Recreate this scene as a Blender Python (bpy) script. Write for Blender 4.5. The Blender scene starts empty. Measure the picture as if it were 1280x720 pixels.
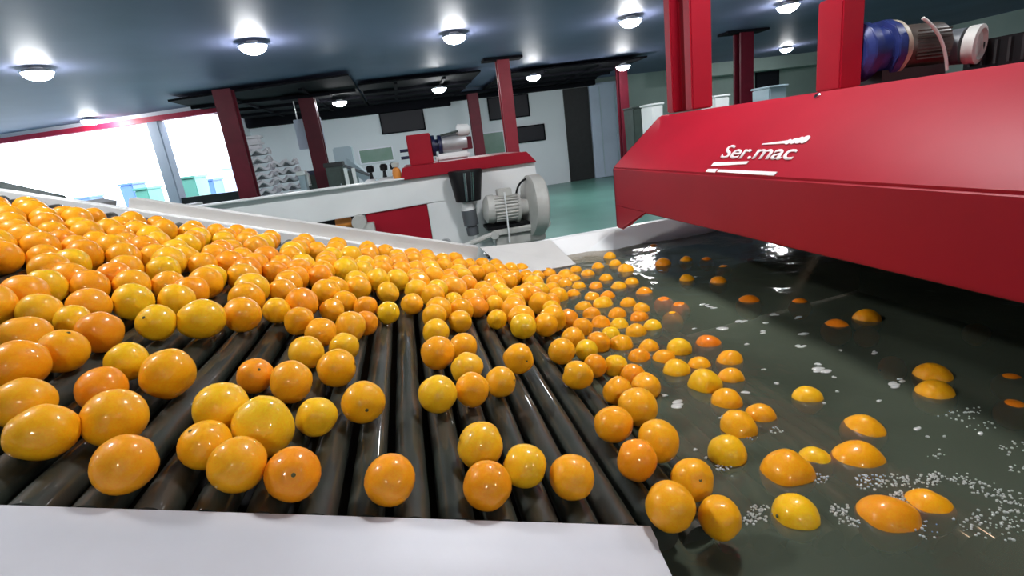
import bpy, bmesh, math, random
from mathutils import Vector, Matrix, noise
random.seed(7)
PI = math.pi
scene = bpy.context.scene
COL = scene.collection
H = 1.8                      # eye height above the floor; coordinates below are given from eye level
F = 650.0                    # focal length in pixels of the 1280 wide frame
YC = Vector((-140, -167, 650)).normalized()
dn = Vector((292, 2285, 650)); dn -= YC * dn.dot(YC); dn.normalize()
UP = -dn
XC = YC.cross(UP)
R = Matrix((XC, YC, UP))     # camera (right, down, forward) -> world
def ray(px, py): return R @ Vector((px - 640, py - 360, F))
def on(px, py, nrm, d):
    r = ray(px, py); return r * (d / r.dot(nrm))
EX, EY, EZ = Vector((1,0,0)), Vector((0,1,0)), Vector((0,0,1))
def atY(px, py, y): return on(px, py, EY, y)
def proj(p):
    c = R.transposed() @ Vector(p); return (640 + F*c.x/c.z, 360 + F*c.y/c.z, c.z)
# conveyor frame
TH = math.radians(18.46)
S = Vector((math.cos(TH), 0, -math.sin(TH))); N = Vector((math.sin(TH), 0, math.cos(TH)))
def P(s, y, n): return S*s + EY*y + N*n
ZW = -0.60                   # water level
# ------------------------------------------------------------------ materials
def nodes(m): m.use_nodes = True; return m.node_tree.nodes, m.node_tree.links
def mat(name, col, rough=.5, metal=0, spec=.5, coat=0, vary=0, vscale=8, bump=0, bscale=60, col2=None):
    m = bpy.data.materials.new(name); ns, ln = nodes(m); b = ns['Principled BSDF']
    b.inputs['Base Color'].default_value = (*col, 1); b.inputs['Roughness'].default_value = rough
    b.inputs['Metallic'].default_value = metal; b.inputs['Specular IOR Level'].default_value = spec
    b.inputs['Coat Weight'].default_value = coat; b.inputs['Coat Roughness'].default_value = .08
    tc = ns.new('ShaderNodeTexCoord')
    if vary or col2:
        t = ns.new('ShaderNodeTexNoise'); t.inputs['Scale'].default_value = vscale; t.inputs['Detail'].default_value = 5
        ln.new(tc.outputs['Object'], t.inputs['Vector'])
        r = ns.new('ShaderNodeValToRGB'); r.color_ramp.elements[0].position = .35; r.color_ramp.elements[1].position = .68
        a = col2 if col2 else tuple(c*(1-vary) for c in col)
        r.color_ramp.elements[0].color = (*a, 1); r.color_ramp.elements[1].color = (*col, 1)
        ln.new(t.outputs['Fac'], r.inputs['Fac']); ln.new(r.outputs['Color'], b.inputs['Base Color'])
    if bump:
        t2 = ns.new('ShaderNodeTexNoise'); t2.inputs['Scale'].default_value = bscale; t2.inputs['Detail'].default_value = 3
        ln.new(tc.outputs['Object'], t2.inputs['Vector'])
        bp = ns.new('ShaderNodeBump'); bp.inputs['Strength'].default_value = bump; bp.inputs['Distance'].default_value = .01
        ln.new(t2.outputs['Fac'], bp.inputs['Height']); ln.new(bp.outputs['Normal'], b.inputs['Normal'])
    return m
def emis(name, col, s):
    m = bpy.data.materials.new(name); ns, ln = nodes(m); b = ns['Principled BSDF']
    b.inputs['Base Color'].default_value = (*col, 1)
    b.inputs['Emission Color'].default_value = (*col, 1); b.inputs['Emission Strength'].default_value = s
    return m
M = {}
M['red'] = mat('red_enamel', (.36,.0045,.019), .5, spec=.25, coat=.0, vary=.12, vscale=3, bump=.06, bscale=5)
M['redpost'] = mat('red_painted_steel', (.33,.012,.03), .4, vary=.2, vscale=3)
M['darkred'] = mat('dark_red_paint', (.12,.006,.018), .5, spec=.3, vary=.3, vscale=3)
M['white'] = mat('white_enamel', (.86,.88,.87), .35, vary=.08, vscale=2)
M['offwhite'] = mat('cream_paint', (.58,.58,.54), .45, vary=.15, vscale=10)
M['steel'] = mat('brushed_steel', (.52,.53,.54), .38, metal=.55, vary=.2, vscale=6)
M['rail'] = mat('aluminium_rail', (.58,.58,.61), .5, metal=.1, vary=.12, vscale=5)
M['guard'] = mat('plastic_guard', (.62,.61,.58), .5, vary=.06)
M['black'] = mat('black_rubber_and_shade', (.006,.006,.007), .5, spec=.25)
M['dark'] = mat('dark_steel', (.02,.021,.022), .5, vary=.3)
M['chrome'] = mat('chrome', (.6,.6,.62), .15, metal=1)
M['greyp'] = mat('grey_plastic_and_crate_shade', (.1,.11,.12), .4)
M['blue'] = mat('blue_enamel', (.02,.035,.16), .3, vary=.4, vscale=20)
M['beige'] = mat('beige_metal', (.42,.36,.27), .4, vary=.3, vscale=20)
M['brown'] = mat('dark_brown_metal', (.06,.045,.035), .4, vary=.4, vscale=20)
M['navy'] = mat('navy_paint', (.01,.015,.06), .35)
M['dgreen'] = mat('dark_green_metal', (.05,.075,.065), .5, vary=.3, vscale=4)
M['wallw'] = mat('white_wall_paint', (.76,.81,.85), .7, vary=.05, vscale=.5)
M['wallg'] = mat('grey_green_wall', (.36,.46,.42), .7, vary=.15, vscale=.6)  # grey-green tone for the right-hand walls and soffit
M['bulk'] = mat('dark_bulkhead', (.007,.007,.010), .9, spec=.08)
M['panel'] = mat('charcoal_panel', (.009,.009,.012), .85, spec=.12, vary=.4, vscale=1.2)
M['glass'] = mat('dark_window_glass', (.012,.012,.018), .5, spec=.3)
M['gglass'] = mat('green_window_glass', (.25,.34,.31), .3, col2=(.14,.26,.19), vscale=1.0)
M['door'] = mat('pale_blue_door', (.55,.64,.78), .5, vary=.12, vscale=1)
M['floor'] = mat('teal_floor', (.14,.33,.28), .35, vary=.35, vscale=.5)
M['yard'] = mat('concrete_yard', (.6,.6,.6), .9, vary=.1)
M['strip'] = mat('white_trim', (.86,.88,.95), .5)
M['crate'] = mat('white_crate', (.78,.76,.80), .5, vary=.1)
M['cgreen'] = mat('green_bin', (.16,.42,.34), .5); M['cblue'] = mat('blue_bin', (.12,.22,.5), .5)
M['pale'] = mat('pale_bin', (.55,.62,.75), .5)
M['stem'] = mat('stem_scar', (.10,.09,.02), .7)
M['logo'] = mat('white_lettering', (.85,.78,.78), .4)
M['foam_glint'] = mat('white_foam_glint', (.72,.72,.68), .08, spec=.9, coat=.6)
M['foam_glint'].node_tree.nodes['Principled BSDF'].inputs['Alpha'].default_value = .75
M['lamp'] = emis('lamp_diffuser', (.97,.98,1), 130)
M['orangeb'] = mat('orange_plastic', (.7,.25,.04), .4)
M['paleglass'] = mat('pale_blue_sheet', (.45,.56,.62), .3)
def ceiling_mat():
    m = mat('ceiling_sheet', (.18,.205,.34), .55, spec=.35, vary=.3, vscale=.35)
    return m
M['ceil'] = ceiling_mat()
def roller_mat():
    m = mat('wet_roller', (.075,.078,.062), .5, spec=.25, vscale=7, col2=(.025,.03,.024), bump=.07, bscale=14, coat=.6)
    ns, ln = nodes(m); b = ns['Principled BSDF']
    b.inputs['Coat Roughness'].default_value = .035
    tc = ns.new('ShaderNodeTexCoord'); mp = ns.new('ShaderNodeMapping'); mp.inputs['Scale'].default_value = (9, 5, 9)
    t = ns.new('ShaderNodeTexNoise'); t.inputs['Scale'].default_value = 1.2; t.inputs['Detail'].default_value = 4
    ln.new(tc.outputs['Object'], mp.inputs['Vector']); ln.new(mp.outputs['Vector'], t.inputs['Vector'])
    r = ns.new('ShaderNodeValToRGB'); e = r.color_ramp.elements
    e[0].position = .3; e[0].color = (.012,.016,.012,1); e[1].position = .72; e[1].color = (.05,.038,.028,1)
    mid = e.new(.52); mid.color = (.026,.031,.023,1)
    ln.new(t.outputs['Fac'], r.inputs['Fac']); ln.new(r.outputs['Color'], b.inputs['Base Color'])
    return m
M['roller'] = roller_mat()
def orange_mat():
    m = bpy.data.materials.new('orange_peel'); ns, ln = nodes(m); b = ns['Principled BSDF']
    oi = ns.new('ShaderNodeObjectInfo'); tc = ns.new('ShaderNodeTexCoord')
    t = ns.new('ShaderNodeTexNoise'); t.inputs['Scale'].default_value = 14; t.inputs['Detail'].default_value = 2
    ln.new(tc.outputs['Object'], t.inputs['Vector'])
    mx = ns.new('ShaderNodeMix'); mx.data_type = 'RGBA'; mx.blend_type = 'MULTIPLY'
    r = ns.new('ShaderNodeValToRGB'); r.color_ramp.elements[0].position = .35; r.color_ramp.elements[0].color = (1,.84,.7,1)
    r.color_ramp.elements[1].position = .65; r.color_ramp.elements[1].color = (1,1.0,1,1)
    ln.new(t.outputs['Fac'], r.inputs['Fac'])
    mx.inputs['Factor'].default_value = 1
    ln.new(oi.outputs['Color'], mx.inputs[6]); ln.new(r.outputs['Color'], mx.inputs[7])
    # little brown specks
    vo = ns.new('ShaderNodeTexVoronoi'); vo.inputs['Scale'].default_value = 55
    ln.new(tc.outputs['Object'], vo.inputs['Vector'])
    n2 = ns.new('ShaderNodeTexNoise'); n2.inputs['Scale'].default_value = 22
    ln.new(tc.outputs['Object'], n2.inputs['Vector'])
    ma = ns.new('ShaderNodeMath'); ma.operation = 'LESS_THAN'; ma.inputs[1].default_value = .13
    ln.new(vo.outputs['Distance'], ma.inputs[0])
    mb = ns.new('ShaderNodeMath'); mb.operation = 'GREATER_THAN'; mb.inputs[1].default_value = .63
    ln.new(n2.outputs['Fac'], mb.inputs[0])
    mc = ns.new('ShaderNodeMath'); mc.operation = 'MULTIPLY'
    ln.new(ma.outputs[0], mc.inputs[0]); ln.new(mb.outputs[0], mc.inputs[1])
    m2 = ns.new('ShaderNodeMix'); m2.data_type = 'RGBA'
    ln.new(mc.outputs[0], m2.inputs['Factor']); ln.new(mx.outputs[2], m2.inputs[6]); m2.inputs[7].default_value = (.16,.07,.01,1)
    ln.new(m2.outputs[2], b.inputs['Base Color'])
    b.inputs['Roughness'].default_value = .42; b.inputs['Specular IOR Level'].default_value = .2
    b.inputs['Coat Weight'].default_value = .55; b.inputs['Coat Roughness'].default_value = .03; b.inputs['Coat IOR'].default_value = 1.45
    b.inputs['Subsurface Weight'].default_value = .12
    b.inputs['Subsurface Radius'].default_value = (1,.35,.05); b.inputs['Subsurface Scale'].default_value = .012
    t3 = ns.new('ShaderNodeTexNoise'); t3.inputs['Scale'].default_value = 260; t3.inputs['Detail'].default_value = 1
    ln.new(tc.outputs['Object'], t3.inputs['Vector'])
    bp = ns.new('ShaderNodeBump'); bp.inputs['Strength'].default_value = .06; bp.inputs['Distance'].default_value = .002
    ln.new(t3.outputs['Fac'], bp.inputs['Height']); ln.new(bp.outputs['Normal'], b.inputs['Normal'])
    return m
M['orange'] = orange_mat()
def water_mat():
    m = bpy.data.materials.new('murky_water'); ns, ln = nodes(m)
    ns.remove(ns['Principled BSDF']); out = ns['Material Output']
    tc = ns.new('ShaderNodeTexCoord')
    t = ns.new('ShaderNodeTexNoise'); t.inputs['Scale'].default_value = 22; t.inputs['Detail'].default_value = 3; t.inputs['Distortion'].default_value = .8
    ln.new(tc.outputs['Object'], t.inputs['Vector'])
    bp = ns.new('ShaderNodeBump'); bp.inputs['Strength'].default_value = .16; bp.inputs['Distance'].default_value = .012
    ln.new(t.outputs['Fac'], bp.inputs['Height'])
    tr = ns.new('ShaderNodeBsdfTransparent'); tr.inputs['Color'].default_value = (.97,.80,.64,1)
    df = ns.new('ShaderNodeBsdfDiffuse'); df.inputs['Color'].default_value = (.155,.185,.13,1)
    t2 = ns.new('ShaderNodeTexNoise'); t2.inputs['Scale'].default_value = 2.2; t2.inputs['Detail'].default_value = 2
    ln.new(tc.outputs['Object'], t2.inputs['Vector'])
    mr = ns.new('ShaderNodeMapRange'); mr.inputs[1].default_value = .3; mr.inputs[2].default_value = .7; mr.inputs[3].default_value = .30; mr.inputs[4].default_value = .54
    ln.new(t2.outputs['Fac'], mr.inputs[0])
    mx = ns.new('ShaderNodeMixShader'); ln.new(mr.outputs[0], mx.inputs[0]); ln.new(tr.outputs[0], mx.inputs[1]); ln.new(df.outputs[0], mx.inputs[2])
    gl = ns.new('ShaderNodeBsdfGlossy'); gl.inputs['Roughness'].default_value = .07; ln.new(bp.outputs['Normal'], gl.inputs['Normal'])
    fr = ns.new('ShaderNodeFresnel'); fr.inputs['IOR'].default_value = 1.33; ln.new(bp.outputs['Normal'], fr.inputs['Normal'])
    m2 = ns.new('ShaderNodeMixShader'); ln.new(fr.outputs[0], m2.inputs[0]); ln.new(mx.outputs[0], m2.inputs[1]); ln.new(gl.outputs[0], m2.inputs[2])
    ln.new(m2.outputs[0], out.inputs['Surface'])
    return m
M['water'] = water_mat()
# ------------------------------------------------------------------ builders
def V(p): return Vector((p[0], p[1], p[2]))
def hexa(bm, pts):
    """eight corners: bottom ring of four then top ring of four"""
    v = [bm.verts.new(p) for p in pts]
    for f in ((0,3,2,1),(4,5,6,7),(0,1,5,4),(1,2,6,5),(2,3,7,6),(3,0,4,7)): bm.faces.new([v[i] for i in f])
def box(bm, x0, x1, y0, y1, z0, z1):
    hexa(bm, [(x0,y0,z0),(x1,y0,z0),(x1,y1,z0),(x0,y1,z0),(x0,y0,z1),(x1,y0,z1),(x1,y1,z1),(x0,y1,z1)])
def sbox(bm, s0, s1, y0, y1, n0, n1):
    hexa(bm, [P(s0,y0,n0),P(s1,y0,n0),P(s1,y1,n0),P(s0,y1,n0),P(s0,y0,n1),P(s1,y0,n1),P(s1,y1,n1),P(s0,y1,n1)])
def prism(bm, prof, a0, a1, fn):
    """profile of 2-D points swept between a0 and a1; fn(u, v, a) -> point"""
    A = [bm.verts.new(fn(u,v,a0)) for u,v in prof]; B = [bm.verts.new(fn(u,v,a1)) for u,v in prof]
    n = len(prof); bm.faces.new(A); bm.faces.new(B[::-1])
    for i in range(n): bm.faces.new([A[(i+1)%n], A[i], B[i], B[(i+1)%n]])
def lathe(bm, a, b, prof, seg=28):
    """rings (t along a->b in metres, radius)"""
    a = V(a); d = (V(b)-a).normalized(); u = d.orthogonal().normalized(); w = d.cross(u); rings = []
    for t, r in prof:
        rings.append([bm.verts.new(a + d*t + (u*math.cos(k*2*PI/seg) + w*math.sin(k*2*PI/seg))*max(r,1e-5)) for k in range(seg)])
    for i in range(len(rings)-1):
        for k in range(seg): bm.faces.new([rings[i][k], rings[i][(k+1)%seg], rings[i+1][(k+1)%seg], rings[i+1][k]])
    bm.faces.new(rings[0][::-1]); bm.faces.new(rings[-1])
def cyl(bm, a, b, r, r2=None, seg=28):
    L = (V(b)-V(a)).length; lathe(bm, a, b, [(0,r),(L, r if r2 is None else r2)], seg)
def tube(bm, pts, r, seg=10):
    pts = [V(p) for p in pts]; rings = []
    for i, p in enumerate(pts):
        d = (pts[min(i+1,len(pts)-1)] - pts[max(i-1,0)]).normalized(); u = d.cross(Vector((.13,.3,.95))).normalized(); w = d.cross(u)
        rings.append([bm.verts.new(p + (u*math.cos(k*2*PI/seg) + w*math.sin(k*2*PI/seg))*r) for k in range(seg)])
    for i in range(len(rings)-1):
        for k in range(seg): bm.faces.new([rings[i][k], rings[i][(k+1)%seg], rings[i+1][(k+1)%seg], rings[i+1][k]])
    bm.faces.new(rings[0][::-1]); bm.faces.new(rings[-1])
def bez(p0, p1, p2, n=12):
    p0,p1,p2 = V(p0),V(p1),V(p2)
    return [p0*(1-t)**2 + p1*2*t*(1-t) + p2*t*t for t in [i/n for i in range(n+1)]]
def BM(): return bmesh.new()
def obj(name, bm, m, parent=None, bevel=0, smooth=True, label=None, cat=None, group=None, kind=None, angle=35):
    bmesh.ops.recalc_face_normals(bm, faces=bm.faces)
    if bevel:
        es = [e for e in bm.edges if len(e.link_faces)==2 and e.calc_face_angle(0) > .6]
        bmesh.ops.bevel(bm, geom=es, offset=bevel, segments=2, affect='EDGES', clamp_overlap=True)
    lo = Vector((min(v.co.x for v in bm.verts), min(v.co.y for v in bm.verts), min(v.co.z for v in bm.verts)))
    hi = Vector((max(v.co.x for v in bm.verts), max(v.co.y for v in bm.verts), max(v.co.z for v in bm.verts)))
    c = (lo+hi)/2; c.z = lo.z
    for v in bm.verts: v.co -= c
    me = bpy.data.meshes.new(name); bm.to_mesh(me); bm.free()
    if smooth:
        me.polygons.foreach_set('use_smooth', [True]*len(me.polygons))
        me.set_sharp_from_angle(angle=math.radians(angle))
    me.materials.append(m)
    o = bpy.data.objects.new(name, me); COL.objects.link(o)
    wc = c + Vector((0,0,H))
    if parent is not None:
        o.parent = parent; q = parent; off = Vector((0,0,0))
        while q is not None: off += Vector(q.location); q = q.parent
        o.location = wc - off
        if label: o['label'] = label
    else:
        o.location = wc; tag(o, label, cat, group, kind)
    return o
def tag(o, label=None, cat=None, group=None, kind=None):
    if label: o['label'] = label
    if cat: o['category'] = cat
    if group: o['group'] = group
    if kind: o['kind'] = kind
def empty(name, loc, label, cat, group=None):
    o = bpy.data.objects.new(name, None); COL.objects.link(o); o.empty_display_size = .1
    o.location = V(loc) + Vector((0,0,H)); tag(o, label, cat, group); return o
def struct(name, bm, m, **k): return obj(name, bm, m, kind='structure', label=k.pop('label', None), **k)

# ------------------------------------------------------------------ room
FZ, CZ = -1.8, 1.8
b = BM(); box(b, -14, 18.2, -6.2, 19.7, FZ-.1, FZ); struct('floor', b, M['floor'])
b = BM(); prism(b, [(-14,-6.2),(18.2,-6.2),(18.2,19.7),(-4.7,19.7),(-4.35,15.25),(-10.2,17.02),(-14,18.2)], CZ, CZ+.1, lambda u,v,a: Vector((u,v,a))); struct('ceiling', b, M['ceil'])
b = BM(); box(b, -4.9, 7.15, 19.4, 19.6, FZ, CZ); struct('wall_back', b, M['wallw'])
b = BM(); box(b, 7.15, 18, 19.4, 19.6, FZ, CZ); struct('wall_back_right', b, M['wallg'])
b = BM(); box(b, 18, 18.2, -6, 19.6, FZ, CZ); struct('wall_right', b, M['wallg'])
b = BM(); box(b, -14, 18, -6.2, -6, FZ, CZ); struct('wall_front', b, M['wallw'])
b = BM(); box(b, -14.2, -14, -6, 18.3, FZ, CZ); struct('wall_far_left', b, M['wallw'])
# wall with the big loading opening, a little skewed
A0 = Vector((-4.3, 15.0, 0)); dirL = (Vector((-10.2, 16.8, 0)) - A0).normalized(); nL = Vector((dirL.y, -dirL.x, 0))
if nL.y < 0: nL = -nL
def WL(u, v, z): return A0 + dirL*u + nL*v + EZ*z
def lbox(bm, u0, u1, v0, v1, z0, z1):
    hexa(bm, [WL(u0,v0,z0),WL(u1,v0,z0),WL(u1,v1,z0),WL(u0,v1,z0),WL(u0,v0,z1),WL(u1,v0,z1),WL(u1,v1,z1),WL(u0,v1,z1)])
b = BM(); lbox(b, 0, 10.2, .05, .25, 1.70, CZ); struct('trim_opening_head', b, M['strip'])
b = BM(); lbox(b, -.1, 10.2, 0, .2, 1.575, 1.70); struct('trim_opening_beam', b, mat('bright_red_paint', (.62,.02,.07), .45))
b = BM(); lbox(b, 0, 1.95, .05, .2, FZ, -.40); struct('wall_opening_sill', b, M['dark'])
b = BM(); lbox(b, 1.66, 1.98, .0, .28, FZ, 1.575); obj('concrete_column', b, M['pale'], bevel=.02, label='pale blue-grey column dividing the bright loading opening', cat='column')
b = BM(); box(b, -5.0, -4.7, 17.6, 19.6, FZ, CZ); struct('wall_left', b, M['wallw'])
b = BM(); box(b, -60, 30, 19.9, 70, FZ-.15, FZ-.02); box(b, -60, -14.3, -20, 19.9, FZ-.15, FZ-.02); box(b, -14.0,-5.0,15.6,19.9,FZ-.15,FZ-.02) ; struct('ground_yard', b, M['yard'])
# dark bulkhead over the far wall, dark bay
b = BM(); box(b, -4.68, 2.0, 19.0, 19.38, 1.42, CZ); box(b, 2.0, 7.3, 19.0, 19.38, 1.55, CZ); struct('trim_bulkhead', b, M['bulk'])
b = BM(); box(b, 6.16, 7.12, 19.34, 19.39, FZ+.01, 1.54); struct('door_dark', b, M['dark'])
b = BM(); box(b, 7.14, 8.5, 19.25, 19.38, FZ+.01, 1.62); dd = struct('door_blue', b, M['door'], bevel=.02)
b = BM(); 
for x in (7.5, 8.1): box(b, x, x+.03, 19.22, 19.26, FZ+.1, 1.5)
obj('door_rib', b, M['paleglass'], dd)
def window(name, px0, py0, px1, py1, m, y=19.38):
    p, q = atY(px0, py1, y), atY(px1, py0, y); c0, c1 = atY(px0, py0, y), atY(px1, py1, y)
    x0, x1 = (p.x+c0.x)/2, (q.x+c1.x)/2; z0, z1 = (p.z+c1.z)/2, min((c0.z+q.z)/2, 1.5)
    b = BM(); box(b, x0, x1, y-.02, y, z0, z1); w = struct(name, b, m)
    b = BM(); t = .04
    for a in ((x0-t,x1+t,z0-t,z0),(x0-t,x1+t,z1,z1+t),(x0-t,x0,z0,z1),(x1,x1+t,z0,z1)): box(b, a[0],a[1],y-.05,y,a[2],a[3])
    obj('window_frame', b, M['strip'] if m is M['gglass'] else M['bulk'], w)
window('window_1', 476, 134, 529, 164, M['glass'])
window('window_2', 611, 118, 660, 147, M['glass'])
window('window_3', 450, 186, 491, 202, M['gglass'])
window('window_4', 602, 166, 630, 192, M['gglass'])
window('window_5', 645, 158, 680, 176, M['glass'])
window('window_6', 945, 74, 972, 108, M['glass'])
# dark suspended ceiling panels
def cpan(x0, x1, y0, y1, skew, z, label):
    r = empty('suspended_ceiling_panel', ((x0+x1)/2, (y0+y1)/2, z), label, 'ceiling panel', None)
    b = BM(); hexa(b, [(x0,y0+skew,z),(x1,y0,z),(x1,y1,z),(x0,y1,z),(x0,y0+skew,z+.04),(x1,y0,z+.04),(x1,y1,z+.04),(x0,y1,z+.04)])
    obj('sheet', b, M['panel'], r)
    for k in range(1, 4):
        y = y0 + skew*.6 + (y1-y0-skew*.6)*k/4
        b = BM(); box(b, x0+.05, x1-.05, y-.05, y+.05, z-.07, z); obj('crossbeam', b, M['bulk'], r)
    for x in (x0+.3*(x1-x0), x0+.7*(x1-x0)):
        b = BM(); box(b, x-.04, x+.04, y0+skew+.05, y1-.05, z-.05, z); obj('runner', b, M['bulk'], r)
    for x in (x0+.3,x1-.3):
        for y in (y0+skew+.4, y1-.4):
            b = BM(); cyl(b, (x,y,z+.04),(x,y,CZ), .015, seg=8); obj('hanger', b, M['bulk'], r)
cpan(-4.62, -.75, 11.9, 18.9, 1.1, 1.68, 'wide charcoal suspended ceiling panel on the left, above the white crate stacks')
cpan(-.70, 2.25, 13.4, 18.9, .2, 1.68, 'charcoal suspended ceiling panel in the middle, between the left panel and the red pole')
cpan(3.0, 6.9, 14.0, 18.9, .4, 1.68, 'charcoal suspended ceiling panel right of the tall red pole')
# ceiling lamps on their grid
def lamp_proto():
    r = empty('ceiling_lamp', (0,0,CZ), '', 'ceiling lamp', 'round ceiling lamps')
    b = BM(); lathe(b, (0,0,.0), (0,0,-1), [(0,.08),(.02,.09),(.04,.17),(.06,.20),(.07,.195)]); f = obj('housing', b, M['strip'], None); 
    b = BM(); lathe(b, (0,0,-.065), (0,0,-1), [(0,.175),(.02,.18),(.05,.165),(.085,.12),(.105,.06),(.11,.01)]); d = obj('diffuser', b, M['lamp'], None)
    for o in (f, d):
        z = o.location.z - H; o.parent = r; o.location = (0,0,z)
        for k in ('label','category','group','kind'):
            if k in o: del o[k]
    return r
LP = lamp_proto(); first = [True]
def copy_tree(o, parent=None):
    c = o.copy(); COL.objects.link(c)
    if parent is not None: c.parent = parent
    for ch in list(o.children): copy_tree(ch, c)
    return c
def lamp(x, y, z, label):
    o = LP if first[0] else copy_tree(LP); first[0] = False
    o.location = (x, y, z+H); o['label'] = label
lamps = [((48,95),CZ,'glowing round ceiling lamp at the far left over the loading opening'),
 ((317,62),CZ,'glowing round ceiling lamp at the top, left of centre, on the plain ceiling'),
 ((113,153),CZ,'glowing round lamp hanging in front of the red opening beam'),
 ((425,130),1.6,'glowing round lamp under the left charcoal ceiling panel'),
 ((549,113),1.6,'glowing round lamp between the left charcoal panel and the red pole'),
 ((667,98),1.6,'glowing round lamp just right of the tall red pole'),
 ((779,85),1.6,'glowing round lamp above the pale blue door'),
 ((983,63),CZ,'glowing round lamp at the right, above the red hood')]
for (px,py), z, lb in lamps:
    p = on(px, py, EZ, z-.11); 
    lamp(p.x, p.y, z, lb)
for i, (x, y) in enumerate([(1.2,9.3),(4.3,9.3),(7.4,9.3),(-1.9,1.7),(-4.9,1.7),(1.2,1.7),(4.3,1.7),(-.3,-3.0),(3.3,-3.0)]):
    lamp(x, y, CZ, 'glowing round ceiling lamp over the wash line, above the top edge of the view')

# ------------------------------------------------------------------ poles
def pole(x, y, w, d, z1, m, label, cap=True, z0=FZ):
    r = empty('steel_pole', (x, y, z0), label, 'pole')
    b = BM(); t = w*.16                      # H-section
    box(b, x-w/2, x+w/2, y-d/2, y-d/2+t, z0, z1); box(b, x-w/2, x+w/2, y+d/2-t, y+d/2, z0, z1); box(b, x-t/2, x+t/2, y-d/2+t, y+d/2-t, z0, z1)
    obj('shaft', b, m, r)
    b = BM(); box(b, x-w*.8, x+w*.8, y-d*.8, y+d*.8, z0, z0+.03); obj('base_plate', b, m, r)
    if cap:
        b = BM(); box(b, x-w*1.6, x+w*1.6, y-d*.7, y+d*.7, z1, z1+.05); obj('top_plate', b, M['bulk'], r)
pole(-3.22, 12.0, .34, .3, 1.66, M['darkred'], 'dark red steel pole beside the bright opening and the crate stacks', False)
pole(-1.96, 14.05, .36, .3, 1.56, M['darkred'], 'dark red steel pole right of the white crate stacks')
pole(2.59, 12.4, .28, .26, 1.74, M['redpost'], 'tall bright red pole behind the second machine')
pole(2.62, 17.9, .34, .3, 1.6, M['darkred'], 'dark plum pole on the far side, just left of the tall red pole')
pole(6.65, 15.2, .26, .26, 1.74, M['darkred'], 'thin dark red pole between pale blue door and the red hood')
pole(8.37, 12.0, .34, .3, 1.74, M['darkred'], 'dark pole behind the red hood, left of the right-hand lamp')

# ------------------------------------------------------------------ roller conveyor
conv = empty('roller_conveyor', P(-.6, 1.45, -.6), 'inclined bed of dark wet rollers rising from the wash tank, full of oranges', 'conveyor')
PITCH, RR, NR, Y0, Y1 = .0605, .0245, -.465, .585, 2.36
S_gap = -.0067
k0, k1 = -26, 19
rollS = []
b = BM(); n_ = 44; seg = 22
rings = []
for i in range(n_+1):
    y = -(Y1-Y0)/2 + (Y1-Y0)*i/n_
    rings.append([b.verts.new((RR*(1+.02*math.sin(i*.9))*math.cos(k*2*PI/seg), y, RR*(1+.02*math.sin(i*.9))*math.sin(k*2*PI/seg))) for k in range(seg)])
for i in range(n_):
    for k in range(seg): b.faces.new([rings[i][k], rings[i][(k+1)%seg], rings[i+1][(k+1)%seg], rings[i+1][k]])
b.faces.new(rings[0][::-1]); b.faces.new(rings[-1])
bmesh.ops.recalc_face_normals(b, faces=b.faces)
rme = bpy.data.meshes.new('roller'); b.to_mesh(rme); b.free(); rme.polygons.foreach_set('use_smooth',[True]*len(rme.polygons)); rme.set_sharp_from_angle(angle=.8); rme.materials.append(M['roller'])
for k in range(k0, k1):
    s = S_gap + PITCH*(k+.5); rollS.append(s)
    o = bpy.data.objects.new('roller', rme); COL.objects.link(o); o.parent = conv
    o.location = P(s, (Y0+Y1)/2, NR) + EZ*H - Vector(conv.location); o.rotation_euler = (0, (k*2.4)%6.28, 0)
SA, SB = rollS[0]-.05, rollS[-1]+.05
b = BM(); sbox(b, SA, SB, Y0-.01, Y1+.02, -.54, -.525); obj('gap_shade_plate', b, M['black'], conv)  # black plate added to paint the shade in the gaps between rollers
# near rail: folded top flange ending in a mitred tip
prof = [(Y0-.004,-.440),(Y0-.004,-.560),(Y0-.012,-.560),(Y0-.012,-.448),(.548,-.446),(.544,-.452),(.488,-.452),(.488,-.62),(.482,-.62),(.482,-.444),(.540,-.444),(.548,-.440)]
b = BM()
def rfn(u, v, a): return P(a + (0 if a < 0 else (.585-u)*-.15), u, v)
prism(b, prof, SA, .418, rfn); obj('near_rail', b, M['rail'], conv, bevel=.0008)
# far rail and guard
def tbox(bm, s0, s1, y0, y1, n0a, n1a, n0b, n1b):
    hexa(bm, [P(s0,y0,n0a),P(s1,y0,n0b),P(s1,y1,n0b),P(s0,y1,n0a),P(s0,y0,n1a),P(s1,y0,n1b),P(s1,y1,n1b),P(s0,y1,n1a)])
b = BM(); tbox(b, SA, .40, Y1+.012, Y1+.03, -.56, -.428, -.56, -.412); tbox(b, SA, .40, Y1+.03, Y1+.075, -.434, -.428, -.418, -.412); obj('far_rail', b, M['white'], conv, bevel=.0015)
b = BM(); tbox(b, -1.04, .42, Y1+.065, Y1+.08, -.56, -.385, -.56, -.354); tbox(b, -1.04, .42, Y1+.08, Y1+.13, -.391, -.385, -.360, -.354); obj('guard_plate', b, M['guard'], conv, bevel=.002)
for s in (-1.3, -.2):
    for y in (.53, Y1+.05):
        b = BM(); p = P(s, y, -.56); box(b, p.x-.03, p.x+.03, y-.025, y+.025, FZ, p.z); obj('leg', b, M['steel'], conv)
b = BM(); sbox(b, SA-.30, SA-.05, Y0-.05, Y1+.1, -.60, -.45); obj('head_cover', b, M['dark'], conv, bevel=.02)

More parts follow.
